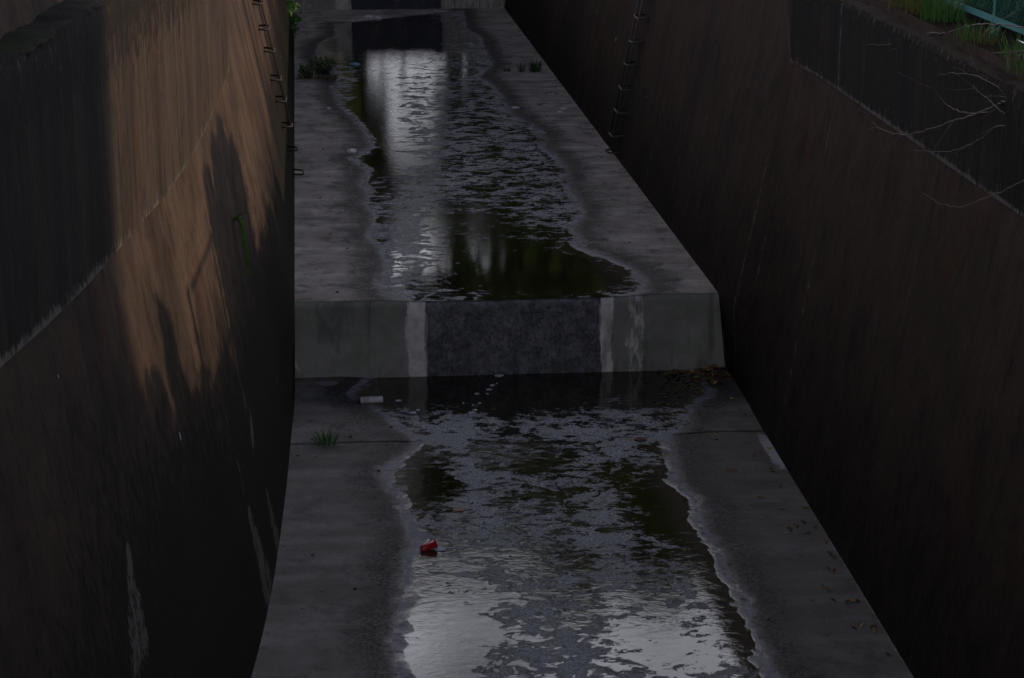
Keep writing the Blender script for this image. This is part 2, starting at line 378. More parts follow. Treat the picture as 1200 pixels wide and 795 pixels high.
M_FLOOR = mat_floor(); M_WEIR = mat_weir(); M_WATER = mat_water()
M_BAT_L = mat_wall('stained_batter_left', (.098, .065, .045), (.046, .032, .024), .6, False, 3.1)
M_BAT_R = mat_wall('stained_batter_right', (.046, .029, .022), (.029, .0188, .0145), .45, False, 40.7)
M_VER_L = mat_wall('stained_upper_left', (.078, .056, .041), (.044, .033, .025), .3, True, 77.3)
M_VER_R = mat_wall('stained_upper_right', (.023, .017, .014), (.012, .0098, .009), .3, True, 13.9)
M_SOIL = plain('soil', (.036, .027, .021), .95, .5, 14, Specular_IOR_Level=.05)
M_BANK = plain('bank_ground', (.020, .019, .014), .95, .4, 3, Specular_IOR_Level=.05)

def mat_coping():
    t = NT('mossy_coping'); n = t.noise((1, 1, 1), 5, 5, .65); f = t.noise((1, 1, 1), 45, 3, .7); g = t.noise((1, 1, 1), 1.6, 4, .6)
    c = t.mix(t.ss(n, .3, .7), (.012, .011, .0115), (.027, .024, .025)); c = t.mix(t.ss(f, .6, .75, 0, .6), c, (.07, .066, .07))
    c = t.mix(t.ss(g, .55, .68, 0, .8), c, (.016, .024, .008)); c = t.mix(t.ss(g, .42, .32, 0, .7), c, (.07, .042, .025))
    t.bs(Base_Color=c, Roughness=.95, Specular_IOR_Level=.05, Normal=t.bump(t.add(n, f), .7, .03)); return t.m
M_COP = mat_coping()

# ------------------------------------------------------------------ floors
def make_floor(name, P, z0, y0, y1, joint, lime=None):
    ys = list(np.arange(y0, y1, .05 if y1 < 20 else .06))+[y1]
    ys = sorted(set(np.round([y for y in ys if abs(y-joint) > .05]+[joint+k for k in (-.045, -.022, -.012, 0, .012, .022, .045)], 4)))
    us = np.linspace(0, 1, 96); Yg, Ug = np.meshgrid(ys, us, indexing='ij')
    xa, xb = xl(Yg, z0)-.06, xr(Yg, z0)+.06; Xg = xa+(xb-xa)*Ug
    d = sdist(P, Xg, Yg).reshape(Xg.shape)
    Z = floor_z(z0, d, crest_dep(Yg) if P is PU else DEP) + .012*(fbm(Xg*1.3, Yg*1.3, 3)-.5) * (1-sstep(-.3, .0, d))
    # open construction joint: a narrow groove that wanders a little and fades out in the stream
    wob = joint+.05*(fbm(Xg*2.1, Xg*0+7, 21)-.5)
    onj = sstep(.24, .05, d)*np.where(Ug > .5, .4+.6*vnoise(Xg*3, Xg*0, 4), 1.)
    g = (np.abs(Yg-joint) < .016)*onj
    Yg2 = np.where(np.abs(Yg-joint) < .05, Yg+wob-joint, Yg)
    Z = Z - .045*g
    L = lime(Xg, Yg) if lime else np.zeros_like(Xg)
    v = np.stack([Xg, Yg2, Z], -1).reshape(-1, 3)
    return struct(obj(name, v, grid_faces(len(ys), len(us))[:, ::-1], M_FLOOR, None, True, {'shore': d, 'joint': g, 'lime': L, 'dry': (.85 if P is PU else .16*sstep(.7, .2, Ug))+0*d}))  # dry only lightens: upper floor strongly, lower left side slightly
def lime_low(x, y):     # whitish mortar smear along the foot of the right wall
    e = xr(y, ZL)-x
    a = np.exp(-((y-16.6)/.55)**2)*sstep(.17, .03, e)*1.1
    b = sstep(.06, .0, e)*sstep(15.8, 15.0, y)*sstep(11, 12, y)*.62
    return np.maximum(a, b)
make_floor('channel_floor', PL, ZL, 3.0, YW+.02, JL, lime_low)
make_floor('channel_floor', PU, 0.0, YW+.05, YF+.05, JU)

# ------------------------------------------------------------------ water
def blobs(x, y, items, z):
    """soft patches; each centre and size given in metres on the bed from a pixel centre and pixel radii"""
    s = np.zeros_like(x)
    for px, py, rx, ry, wt in items:
        c = gnd(px, py, z); ex = gnd(px+rx, py, z); ey = gnd(px, py-ry, z)
        ax = np.hypot(*(ex-c)[:2]); ay = abs(ey[1]-c[1])+1e-6
        s = s + wt*np.exp(-((x-c[0])/ax)**2-((y-c[1])/ay)**2)
    return s
def make_water(P, z0, y0, y1, sky_sheen, ripple, base, rbase):
    ys = np.arange(y0, y1+.001, .05); xs = np.arange(-1.0, 4.3, .045)
    Y, X = np.meshgrid(ys, xs, indexing='ij'); d = sdist(P, X, Y).reshape(X.shape)
    sc = base + blobs(X, Y, sky_sheen, z0); rp = np.clip(rbase+blobs(X, Y, ripple, z0), .02, 2)
    F = grid_faces(len(ys), len(xs))[:, ::-1]; dm = d.ravel()[F].max(1) > -.05; F = F[dm]
    used = np.unique(F); remap = np.full(X.size, -1); remap[used] = np.arange(len(used))
    ZZ = np.full(X.shape, z0+WLV)
    if P is PU:
        k = sstep(YW+.14, YW+.05, Y); ZZ = ZZ*(1-k) + np.minimum(ZZ, floor_z(0, d, crest_dep(Y))+.004)*k
    v = np.stack([X.ravel(), Y.ravel(), ZZ.ravel()], -1)[used]
    return struct(obj('stream_water', v, remap[F], M_WATER, None, True, {'shore': d.ravel()[used], 'sky_sheen': sc.ravel()[used], 'ripple': rp.ravel()[used]}))
low_sheen = [(600,452,190,26,-.75),(800,450,60,24,-.4),(505,560,36,26,-.6),(525,510,40,35,.30),(640,540,70,25,-.25),(720,510,80,35,.35),(800,590,22,50,-.55),(845,680,24,50,-.6),(885,750,22,50,-.5),(610,660,26,60,-.22),(770,605,36,30,-.35),(560,590,50,40,.12),(495,710,32,75,-.7),(555,730,38,36,-.5),(545,775,60,15,-.4),(780,745,80,45,-.45),(660,760,50,40,.25),(690,640,60,50,.10)]
low_rip = [(580,525,90,18,.22),(600,640,80,70,.10),(640,770,260,50,-.035),(520,640,60,25,.10),(560,465,200,25,-.05)]
up_sheen = [(600,312,100,32,-.85),(690,332,60,18,-.5),(490,280,22,60,.35),(470,190,50,12,-.25),(445,150,30,50,-.4),(487,105,45,40,-.12),(440,120,25,45,-.4),(460,40,70,30,-.8),(545,258,70,20,-.38),(640,160,14,60,-.25),(720,345,60,8,.3)]
up_rip = [(520,245,90,25,.10),(500,110,80,40,.09),(520,180,90,40,.09),(600,320,120,30,-.03)]
make_water(PL, ZL, 4.0, YW-.02, low_sheen, low_rip, .50, .07)
make_water(PU, 0.0, YW+.045, YF-.02, up_sheen, up_rip, .56, .045)

# ------------------------------------------------------------------ weirs
def make_weir(label, y, zb, zt, P, wetx, pales, cat='weir'):
    xs = np.linspace(-1.1, 4.0, 150); prof = []
    d = sdist(P, xs, np.full_like(xs, y+.06)) if P is not None else sstep(0, .4, np.minimum(xs-wetx[0], wetx[1]-xs))*.6-.2
    top = zt - (DEP if P is None else float(crest_dep(y)))*sstep(-.25, .45, d)
    rows = []
    R = .05
    for a in (90, 60, 30, 0):
        rows.append((y+R-R*math.cos(math.radians(90-a)) if False else y+R*(1-math.cos(math.radians(90-a))) if False else y+R*math.sin(math.radians(a)), -R+R*math.cos(math.radians(90-a)) if False else None, a))
    V = []; nz = 18
    for a in (90, 60, 30, 0):          # rounded lip
        yy = y+R-R*math.cos(math.radians(a)) ; zz = -R+R*math.sin(math.radians(a))
        yy = y + R*(1-math.cos(math.radians(90-a))) if False else y+R-(R*math.cos(math.radians(a)))
        V.append(np.stack([xs, np.full_like(xs, yy), top+zz], -1))
    for k in range(1, nz+1):
        f = k/nz; zz = (top-R)*(1-f)+(zb-.08)*f; V.append(np.stack([xs, np.full_like(xs, y)+.004*(fbm(xs*6, zz*6, 3)-.5), zz], -1))
    V = np.array(V); X = V[..., 0]
    wet = sstep(-.12, .12, np.minimum(X-wetx[0], wetx[1]-X)+.10*(fbm(V[..., 2]*5, X*2, 44)-.5))
    rowi = np.arange(V.shape[0])[:, None]; V[..., 1] += np.where(rowi > 0, .02*(fbm(X*5, V[..., 2]*3, 51)-.5), .03); V[..., 2] += np.where((rowi < 4) & (rowi > 0), -.006+ .010*(fbm(X*8, X*0, 52)-.5), -.002*(rowi == 0))
    V[..., 1] -= wet*(.012+.03*(fbm(X*7+V[..., 2]*3, V[..., 2]*6, 31)-.5))*sstep(y+.045, y, V[..., 1])
    pale = np.zeros_like(X)
    for c, hw, s in pales: pale = np.maximum(pale, s*sstep(hw*1.6, hw*.4, np.abs(X-c+.08*(fbm(V[..., 2]*4, X*0+c, 46)-.5))))
    if P is None: pass
    o = obj('weir', V.reshape(-1, 3), grid_faces(V.shape[0], V.shape[1]), M_WEIR, None, True, {'wet': wet, 'pale': pale, 'dark': (1.0 if P is None else 0.)+0*pale})
    return tag(o, label, cat)
make_weir('low concrete drop between the two water pools, wet dark middle with pale stripes', YW, ZL, 0, PU, (.80, 2.54), [(.70, .10, 1.), (2.60, .07, .95), (2.90, .11, .54), (-.5, .02, .5)])
make_weir('far concrete drop across the top of the picture with dark wet notch', YF, 0, 1.05, None, (.27, 2.2), [(.1, .2, .7), (2.9, .9, .55), (-.6, .5, .45)])
# bed upstream of the far weir
v = [(xl(YF, 1)-.2, YF+.05, 1.0), (xr(YF, 1)+.2, YF+.05, 1.0), (xr(YEND, 1)+.3, YEND, 1.0), (xl(YEND, 1)-.3, YEND, 1.0)]
struct(obj('channel_floor', v, [(0, 1, 2, 3)], M_FLOOR, None, False, {'shore': [-1]*4, 'joint': [0]*4, 'lime': [0]*4, 'dry': [.8]*4}))  # dry only lightens the floor colour

# ------------------------------------------------------------------ retaining walls
ZTL, ZTR = 3.92, 3.2
def crust_of(y, z): return np.clip(1.12-(z-np.where(y > YW, 0, ZL))/np.where(y > YW, 2.0, 2.75) + .5*(fbm(y*.5, z*.5, 8)-.5), 0, 1)  # also sets where the low shade is painted
def wall_face(side, name, mat, parent, y0, y1, z1):
    ys = np.concatenate([np.arange(y0, min(30, y1), .06), np.arange(30, y1+.01, .12)]) if y1 > 30 else np.arange(y0, y1, .06)
    us = np.linspace(0, 1, 90); Y, U = np.meshgrid(ys, us, indexing='ij'); Z = (ZL-.1)+(z1-ZL+.1)*U
    X = (xl if side < 0 else xr)(Y, Z)
    cr = crust_of(Y, Z)*(1.0 if side < 0 else .45)
    st = np.zeros_like(X); lm = np.zeros_like(X)
    if side < 0:
        # dark water stains beside the step irons and the pale lime runs low on the near wall
        for c, hw, s in ((26.75, .30, .95), (25.36, .045, .8), (25.02, .03, .55), (24.0, .12, .6), (23.1, .25, .8), (21.7, .1, .35), (31, 1.2, .8), (36, 2., .8)):
            st = np.maximum(st, s*sstep(hw*1.5, hw*.6, np.abs(Y-c-.15*(fbm(Z*1.2, Z*0+c, 2)-.5))))
        st = np.maximum(st, .75*sstep(.2, .05, np.abs(Y-21.2))*sstep(1.9, 1.3, Z))
        st = np.maximum(st, (.35+.5*fbm(Y*.9, Z*.7, 41))*sstep(13.5, 8.5, Y+2.5*(fbm(Y*.8, Z*.6, 43)-.5)))     # shade on the near stretch painted as a dark tone with a noisy edge
        lm = lime_runs_left(Y, Z)
    else:
        for c, hw, s in ((26.6, .5, .5), (33, 1.2, .6), (22.3, .2, .4), (38, 2, .6)):
            st = np.maximum(st, s*sstep(hw*1.5, hw*.6, np.abs(Y-c)))
        for c, hw, za, zb, s in ((18.6, .05, -.8, 1.6, .62), (18.2, .03, -.6, .9, .55), (16.6, .04, -.5, 1.2, .5), (24.0, .05, -.0, 1.5, .55), (28.2, .05, .2, 2.2, .5), (30.5, .08, .3, 3, .55), (19.1, .05, -.8, -.3, .75), (16.9, .03, 1.6, 2.5, .6), (21.5, .04, .2, 1.6, .5), (22.4, .04, .2, 1.4, .5), (34., .25, 1., 3.2, .6), (26.1, .03, .3, 1.1, .6), (25.95, .03, 1.2, 2.4, .55)):
            lm = np.maximum(lm, s*sstep(hw*1.6, hw*.4, np.abs(Y-c))*sstep(za-.1, za+.25, Z)*sstep(zb+.3, zb-.2, Z))
    v = np.stack([X, Y, Z], -1).reshape(-1, 3); F = grid_faces(len(ys), len(us))
    return obj(name, v, F if side < 0 else F[:, ::-1], mat, parent, True, {'crust': cr, 'stain_shade': st, 'lime': lm})
def lime_runs_left(Y, Z):
    L = np.zeros_like(Y)
    def run(p0, p1, w0, w1, s):
        a, b = hit_left(*p0), hit_left(*p1)
        t = np.clip((Z-a[2])/(b[2]-a[2]+1e-9), 0, 1); yc = a[1]+(b[1]-a[1])*t; ww = w0+(w1-w0)*t
        ends = sstep(min(a[2], b[2])-.08, min(a[2], b[2])+.05, Z)*sstep(max(a[2], b[2])+.1, max(a[2], b[2])-.05, Z)
        return .82*s*sstep(ww*1.7, ww*.2, np.abs(Y-yc+.1*(fbm(Z*3, Z*0+p0[0], 3)-.5)))*ends*(.45+1.1*fbm(Y*6, Z*1.6, 7, 5))
    for r in [((150,640),(163,790),.06,.22,1.05), ((160,690),(172,770),.05,.15,.9), ((186,745),(184,790),.03,.05,.7), ((256,450),(290,590),.03,.07,.62), ((290,590),(318,700),.08,.3,1.0), ((293,480),(297,525),.08,.14,1.05), ((312,575),(328,650),.07,.25,.95), ((272,465),(300,620),.02,.05,.45), ((335,490),(340,520),.05,.1,.6)]:
        L = np.maximum(L, run(*r))
    return L

def pix_curve_left():
    tr = [(0,430),(50,385),(100,340),(145,285),(190,235),(240,150),(268,80)]
    return [hit_left(*p) for p in tr]
LINE_L = pix_curve_left()
wl_ = thing('retaining_wall', 'tall brown stained concrete wall on the left, upper part catching warm sunlight', 'wall', (-.6, 12, ZL))
wr_ = thing('retaining_wall', 'very dark stained concrete wall on the right below the green fence', 'wall', (3.8, 12, ZL))
def keep(o, p): o.matrix_parent_inverse = Matrix.Translation(p.location).inverted(); return o
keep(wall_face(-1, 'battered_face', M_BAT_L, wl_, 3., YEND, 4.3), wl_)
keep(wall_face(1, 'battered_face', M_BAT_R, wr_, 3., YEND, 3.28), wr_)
# upper vertical face, left: it flares out towards the viewer
def zj_left(y): return np.interp(y, [3, 8.4, 9.2, 10.2, 11.3, 12.7, 15.2, 18.1, 18.6, 19.0], [2.95, 2.68, 2.62, 2.56, 2.52, 2.48, 2.47, 2.50, 2.95, 3.5])
def zj_right(y): return np.interp(y, [3, 18.55, 18.9, 19.2, 19.4], [2.43, 2.43, 2.75, 3.0, 3.2])
def xv_l(y): return xl(y, zj_left(y))+.012
def xv_r(y): return xr(y, zj_right(y))-.012
def vert_face(side, y0, y1, xf, zb, zt, mat, parent):
    ys = np.arange(y0, y1+.001, .06); us = np.linspace(0, 1, 40); Y, U = np.meshgrid(ys, us, indexing='ij')
    xs_ = xf(Y)
    zj = zb(Y) if callable(zb) else np.full_like(Y, zb)
    Z = zj + (zt-zj)*U; X = xs_+side*.015*sstep(.94, 1., U)+.02*(fbm(Y*5, Z*3, 67, 4)-.5)*sstep(.8, 1., U)
    lime = np.maximum(((.42 if side > 0 else .30+.22*sstep(12, 10.5, Y))+.6*fbm(Y*3, Y*0, 5))*sstep(.06, .02, Z-zj), .36*sstep(.25, .0, Z-zj))
    if side > 0:
        lime = np.maximum(lime, .62*sstep(.035, .01, np.abs(Y-16.85))*1.0)
        lime = np.maximum(lime, .35*sstep(.5, 1., U))
        lime = np.maximum(lime, .62*sstep(.1, .03, y1-Y))
    else:
        lime = np.maximum(lime, .33*sstep(.75, 1., U)*sstep(12, 10, Y))
    cr = .25+.5*sstep(.5, 1, U) if side < 0 else .3+.3*sstep(.6, 1, U)
    st = (.78+.2*sstep(.3, .6, fbm(Y*5, Z*.4, 6)))*sstep(12.2, 10.8, Y+.5*fbm(Y*9, Z*.3, 2)) if side < 0 else .5*sstep(.45, .7, fbm(Y*3, Z*.3, 16))  # left: shade near the viewer painted dark; right: random stain
    v = np.stack([X, Y, Z], -1).reshape(-1, 3); F = grid_faces(len(ys), len(us))
    return keep(obj('upper_face', v, F if side < 0 else F[:, ::-1], mat, parent, True, {'crust': np.broadcast_to(cr, Y.shape), 'stain_shade': st, 'lime': lime}), parent)
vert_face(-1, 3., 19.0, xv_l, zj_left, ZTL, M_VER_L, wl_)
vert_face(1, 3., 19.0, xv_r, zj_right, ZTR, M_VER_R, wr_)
# end faces of the upper walls (they face upstream) and the flat copings
mb = MB(); mb.add([(xv_l(19.0), 19.0, 2.2), (xv_l(19.0)-.9, 19.0, 2.2), (xv_l(19.0)-.9, 19.0, ZTL), (xv_l(19.0), 19.0, ZTL)], [(0, 1, 2, 3)])
keep(mb.build('end_face', M_VER_L, wl_), wl_)
xe = float(xv_r(19.0)); mb = MB(); mb.add([(xe, 19.0, 2.2), (5.0, 19.0, 2.2), (5.0, 19.0, ZTR), (xe, 19.0, ZTR)], [(0, 3, 2, 1)])
keep(mb.build('end_face', M_VER_R, wr_), wr_)
def coping(side, y0, y1, xf, wid, zt, mat, parent, rough):
    ys = np.arange(y0, y1+.001, .07); us = np.concatenate([[0, .012, .03], np.linspace(.06, 1, 24)]); Y, U = np.meshgrid(ys, us, indexing='ij')
    X = xf(Y)+side*(.014+wid*U)-side*.06*(fbm(Y*7, Y*0, 66, 5)-.35)*sstep(.10, .0, U)*(1 if side < 0 else .7)
    Z = zt + rough*(fbm(X*4, Y*4, 12)-.35)*sstep(0, .08, U) - .012*(U < .005) + .03*sstep(.2, .6, U)
    edge = (U < .001); X = X - side*edge*.0
    v = np.stack([X, Y, Z], -1).reshape(-1, 3); F = grid_faces(len(ys), len(us))
    return keep(obj('coping', v, F[:, ::-1] if side > 0 else F, mat, parent, True), parent)
coping(-1, 3., 19.0, xv_l, 1.3, ZTL, M_COP, wl_, .05)
coping(1, 3., 19.0, xv_r, .62, ZTR, M_SOIL, wr_, .09)

# banks and the ground out to the horizon
mb = MB()
def q(x0, x1, y0, y1, z): mb.add([(x0, y0, z), (x1, y0, z), (x1, y1, z), (x0, y1, z)], [(0, 1, 2, 3)])
q(-500, -2.0, -300, YEND, 3.93); q(-2.0, -1.2, 19.0, YEND, 3.93)
q(4.87, 500, -300, YEND, 3.24); q(4.42, 4.87, 19.0, YEND, 3.24)
q(-500, 500, YEND, 900, 3.6)
struct(mb.build('ground', M_BANK))
mb = MB(); mb.add([(-2.6, YEND-.02, .5), (5.2, YEND-.02, .5), (5.2, YEND-.02, 3.7), (-2.6, YEND-.02, 3.7)], [(0, 1, 2, 3)])
tag(mb.build('end_wall', M_BANK), 'concrete wall closing the channel far upstream beyond the far drop', 'wall')

# ------------------------------------------------------------------ step irons
M_IRON = plain('rusty_iron', (.028, .023, .022), .6, .4, 60, Metallic=.3)
M_TIP = plain('worn_iron_tip', (.22, .21, .22), .45, .3, 80, Metallic=.6)
M_IRONG = plain('grey_iron', (.05, .047, .048), .6, .35, 60, Metallic=.2)
def step_irons(label, side, rows, y, half, reach, rail=None):
    t = thing('step_iron_ladder', label, 'ladder', ((xl if side < 0 else xr)(y, 0.), y, 0))
    for k, z in enumerate(rows):
        f = (xl if side < 0 else xr); j = random.uniform(-.012, .012)
        a = Vector((float(f(y-half, z))+side*.04, y-half, z)); b = Vector((float(f(y+half, z))+side*.04, y+half, z))
        a2 = Vector((a.x-side*(reach+.04), a.y+.015, z-.005+j)); b2 = Vector((b.x-side*(reach+.04), b.y-.015, z-.005-j))
        tilt = random.uniform(-.02, .02)
        pts = [a, a.lerp(a2, .85), a2+Vector((0, .03, tilt*.3)), b2+Vector((0, -.03, tilt)), b2.lerp(b, .15)+Vector((0, 0, tilt)), b]
        o = MB().tube(pts, .013, 8).build('rung', M_IRON if side < 0 else M_IRONG, t, True); o.location = -t.location
    if rail:
        for e in (-half+.03, half-.03):
            pts = [Vector((float(f(y+e, z))-side*(reach-.02), y+e, z)) for z in rail]
            o = MB().tube(pts, .011, 6).build('rail', M_IRON if side < 0 else M_IRONG, t, True); o.location = -t.location
    return t
step_irons('row of dark iron step rungs up the sunlit left wall', -1, [.1, .41, .71, 1.04, 1.31, 1.67, 1.94, 2.26, 2.57, 2.88, 3.2], 25.25, .17, .13, (.72, 2., 3.3))
step_irons('row of dark iron step rungs up the shaded right wall', 1, [.10, .33, .64, .95, 1.27, 1.58, 1.90, 2.2, 2.52, 2.84], 26.3, .18, .15, (.33, 1.6, 2.9))

# ------------------------------------------------------------------ plants
def leafm(name, c, rough=.5, sss=True):
    t = NT(name); f = t.noise((1, 1, 1), 11, 2); g = t.t.nodes.new('ShaderNodeObjectInfo').outputs['Random']
    col = t.mix(f, tuple(x*.55 for x in c), tuple(x*1.35 for x in c)); t.bs(Base_Color=col, Roughness=rough)
    tr = t.t.nodes.new('ShaderNodeBsdfTranslucent'); t.set(tr, 'Color', tuple(min(1, x*1.3) for x in c))
    ms = t.t.nodes.new('ShaderNodeMixShader'); ms.inputs[0].default_value = .35
    t.t.links.new(t.b.outputs[0], ms.inputs[1]); t.t.links.new(tr.outputs[0], ms.inputs[2])
    t.t.links.new(ms.outputs[0], t.t.nodes['Material Output'].inputs['Surface']); return t.m
M_GRASS = leafm('grass_blade', (.065, .165, .035)); M_GRASSD = leafm('grass_dark', (.035, .075, .02)); M_GRASSY = leafm('grass_yellow', (.12, .125, .03))
M_LEAF = leafm('tree_leaf', (.072, .125, .012)); M_LEAF2 = leafm('tree_leaf_light', (.085, .125, .016)); M_WEED = leafm('weed_leaf', (.085, .125, .055))
M_DRYLEAF = leafm('dry_weed', (.13, .09, .055)); M_BARK = plain('bark', (.07, .055, .042), .9, .4, 9)

def blades(n, h, spread, lean=.5, wd=.006, seed=0, bias=(0, 0, 0), seg=4, droop=.6):
    r = random.Random(seed); mb = MB()
    for _ in range(n):
        a = r.uniform(0, 6.283); rr = spread*math.sqrt(r.random()); p = Vector((rr*math.cos(a), rr*math.sin(a), 0))
        di = Vector((math.cos(a+r.uniform(-.8, .8)), math.sin(a+r.uniform(-.8, .8)), 0))*lean*r.uniform(.3, 1.2)+Vector(bias)
        hh = h*r.uniform(.45, 1.1); side = Vector((-di.y, di.x, 0)); side = side.normalized() if side.length > .01 else Vector((1, 0, 0))
        side = (side + Vector((r.uniform(-.6, .6), r.uniform(-.6, .6), 0))).normalized(); vs_ = []; dr = droop*r.uniform(.4, 1.3)
        for k in range(seg+1):
            t = k/seg; c = p+Vector((0, 0, hh*(t-dr*.45*t*t)))+di*hh*t*t; ww = wd*(1-t**1.6)*r.uniform(.9, 1.1)+.0006
            vs_ += [c-side*ww, c+side*ww]
        mb.add(vs_, [(2*k, 2*k+1, 2*k+3, 2*k+2) for k in range(seg)])
    return mb
def leafcloud(n, sx_, sy_, sz_, ls, seed=0, up=.3, hollow=0.):
    r = random.Random(seed); mb = MB()
    for _ in range(n):
        while True:
            p = Vector((r.uniform(-1, 1), r.uniform(-1, 1), r.uniform(-1, 1)))
            if hollow < p.length < 1: break
        p = Vector((p.x*sx_, p.y*sy_, p.z*sz_))
        d = Vector((r.gauss(0, 1), r.gauss(0, 1), r.gauss(0, 1)+up)).normalized(); s = d.orthogonal().normalized()
        s = (Matrix.Rotation(r.uniform(0, 6.28), 3, d) @ s); l = ls*r.uniform(.6, 1.3); n_ = d.cross(s)
        mb.add([p, p+d*l*.45+s*l*.24+n_*l*.06, p+d*l, p+d*l*.45-s*l*.24+n_*l*.06], [(0, 1, 2, 3)])
    return mb

def on_floor(px, py, z0, P): 
    p = gnd(px, py, z0); d = sdist(P, [p[0]], [p[1]])[0]; p[2] = floor_z(z0, d)
    q_ = gnd(px, py, p[2]); q_[2] = p[2]; return q_
def on_water(px, py, z0): return gnd(px, py, z0+WLV)

# grass tuft in the lower joint
p = on_floor(382, 513, ZL, PL); p[1] = JL+.02
tag(blades(110, .15, .11, .7, .003, 3).build('grass_tuft', M_GRASS, None, True, p), 'small bright green grass tuft growing in the floor joint by the left wall', 'grass')
# weed clump in the upper joint on the left
p = on_floor(368, 92, 0, PU)
wd = thing('weed_clump', 'dark leafy weed clump in the upper floor joint by the left wall', 'weeds', p)
mb = MB(); r = random.Random(4)
for k in range(16):
    c = Vector((r.uniform(-.26, .30), r.uniform(-.1, .2), r.uniform(.05, .27)))
    b = leafcloud(34, .09, .09, .07, .085, 60+k, .5); mb.add([Vector(v_)+c for v_ in b.v], b.f)
mb.build('foliage', M_WEED, wd)
mb = MB()
for k in range(16):
    a = Vector((r.uniform(-.24, .28), r.uniform(-.02, .05), 0)); mb.tube([a, a+Vector((r.uniform(-.06, .06), .02, .12)), a+Vector((r.uniform(-.12, .12), .04, .24))], [.005, .004, .002], 5)
mb.build('stem', M_DRYLEAF, wd)
blades(90, .12, .2, .8, .003, 8).build('dry_grass', M_DRYLEAF, wd, True)
p = on_floor(388, 94, 0, PU)
tag(blades(80, .13, .1, .8, .003, 12).build('grass_tuft', M_DRYLEAF, None, True, p), 'pale dry grass tuft at the stream edge beside the dark weed clump', 'grass')
# right side grass in the far joint
p = on_floor(627, 84, 0, PU)
tag(blades(110, .30, .10, .35, .004, 22).build('grass_tuft', M_GRASSD, None, True, p), 'taller dark green grass tuft at the foot of the right wall far up', 'grass')
p = on_floor(611, 84, 0, PU)
tag(blades(40, .22, .06, .5, .004, 23).build('grass_tuft', M_GRASSD, None, True, p), 'thin sparse grass sprig left of the taller tuft by the right wall', 'grass')
p = on_floor(594, 84, 0, PU)
tag(blades(36, .11, .07, .8, .004, 24).build('grass_tuft', M_GRASSD, None, True, p), 'low thin weed near the stream edge, last of the sprigs by the far crack', 'grass')
# hanging grass on the left wall
h = hit_left(273, 258)
hg = thing('hanging_grass', 'long bright green grass hanging down from the sunlit left wall', 'grass', h)
mb = MB(); r = random.Random(9)
for k in range(14):
    o0 = Vector((r.uniform(0, .015), r.uniform(-.03, .03), r.uniform(-.02, .03))); ln = r.uniform(.25, .5)
    w_ = r.uniform(-.05, .05); pts = [o0, o0+Vector((.03+r.uniform(0, .02), w_*.4, .015)), o0+Vector((.05+r.uniform(0, .02), w_*.7, -.12*ln)), o0+Vector((.05+.10*ln, w_, -.55*ln)), o0+Vector((.03+.18*ln, w_*1.2, -ln))]
    mb.tube(smooth_path(pts, 4), [.0032]*16+[.001], 4)
M_HANG = leafm('hanging_grass_blade', (.10, .26, .03)); mb.build('blades', M_HANG, hg, True)
mb = MB()
for k in range(7):
    e = Vector((r.uniform(.1, .2), r.uniform(-.25, .25), r.uniform(.0, .09))); mb.tube([Vector((0, 0, 0)), e*.5+Vector((0, 0, .03)), e], [.0022, .002, .0008], 4)
mb.build('stray_blades', M_GRASS, hg, True)
# plant at the far end of the left wall
p = np.array([float(xl(38.6, .55))+.07, 38.6, .45])
wp = thing('wall_plant', 'bright green plant growing out of the left wall at its far end', 'plant', p)
leafcloud(130, .16, .45, .42, .13, 31, .2).build('foliage', M_GRASS, wp); MB().tube([(-.1, 0, -.1), (0, 0, .0), (.05, .1, .25)], [.01, .008, .004], 5).build('stem', M_BARK, wp)

# right ledge grass
ledge = ['yellowish grass clump furthest up the right ledge', 'green grass clump in front of the teal fence end post', 'low grass tuft under the fence rail on the right ledge', 'tall mixed grass on the right ledge between the other clumps', 'small grass tuft on the ledge at the right edge of the picture', 'short grass below the nearest fence post', 'dry grass patch lying over the edge of the right ledge', 'thick grass at the fence foot near the right picture edge']
for k, (px, py, n, h_, m) in enumerate([(1065, 10, 110, .40, M_GRASSY), (1105, 24, 130, .38, M_GRASS), (1142, 46, 60, .22, M_GRASS), (1085, 16, 120, .42, M_GRASSY), (1196, 84, 60, .18, M_GRASS), (1150, 50, 40, .16, M_GRASSY), (1188, 74, 60, .10, M_DRYLEAF), (1199, 66, 80, .24, M_GRASS)]):
    p = gnd(px, py, 3.26); p[0] = max(p[0], 4.4)
    tag(blades(n, h_, .17, .6, .0035, 40+k, droop=.7).build('grass_clump', m, None, True, p), ledge[k], 'grass', 'grass on the right ledge')

# ------------------------------------------------------------------ fence
M_FEN = plain('green_fence_paint', (.02, .13, .10), .45, .25, 30); M_RAIL = plain('fence_rail_paint', (.06, .22, .22), .45, .25, 30)
FX, FY0, FY1 = 4.80, 11.6, 16.2
fn = thing('mesh_fence', 'teal green wire mesh fence on the bank at the top right corner', 'fence', (FX, FY0, 3.2))
for k in range(4):
    y = 15.72-1.42*k-FY0
    m_ = MB(); m_.box(-.03, .03, y-.03, y+.03, -.15, 1.82); m_.box(-.036, .036, y-.036, y+.036, 1.82, 1.835); m_.build('post', M_FEN, fn)
for z in (.14, .95, 1.74): MB().box(-.052, -.034, 0, FY1-FY0, z, z+.045).build('rail', M_RAIL, fn)
mb = MB(); L_, H0, H1, pitch = FY1-FY0, .19, 1.74, .05
def wire(a, b): mb.tube([a, b], .0026, 3, False)
k = -int((H1-H0)/pitch)-1
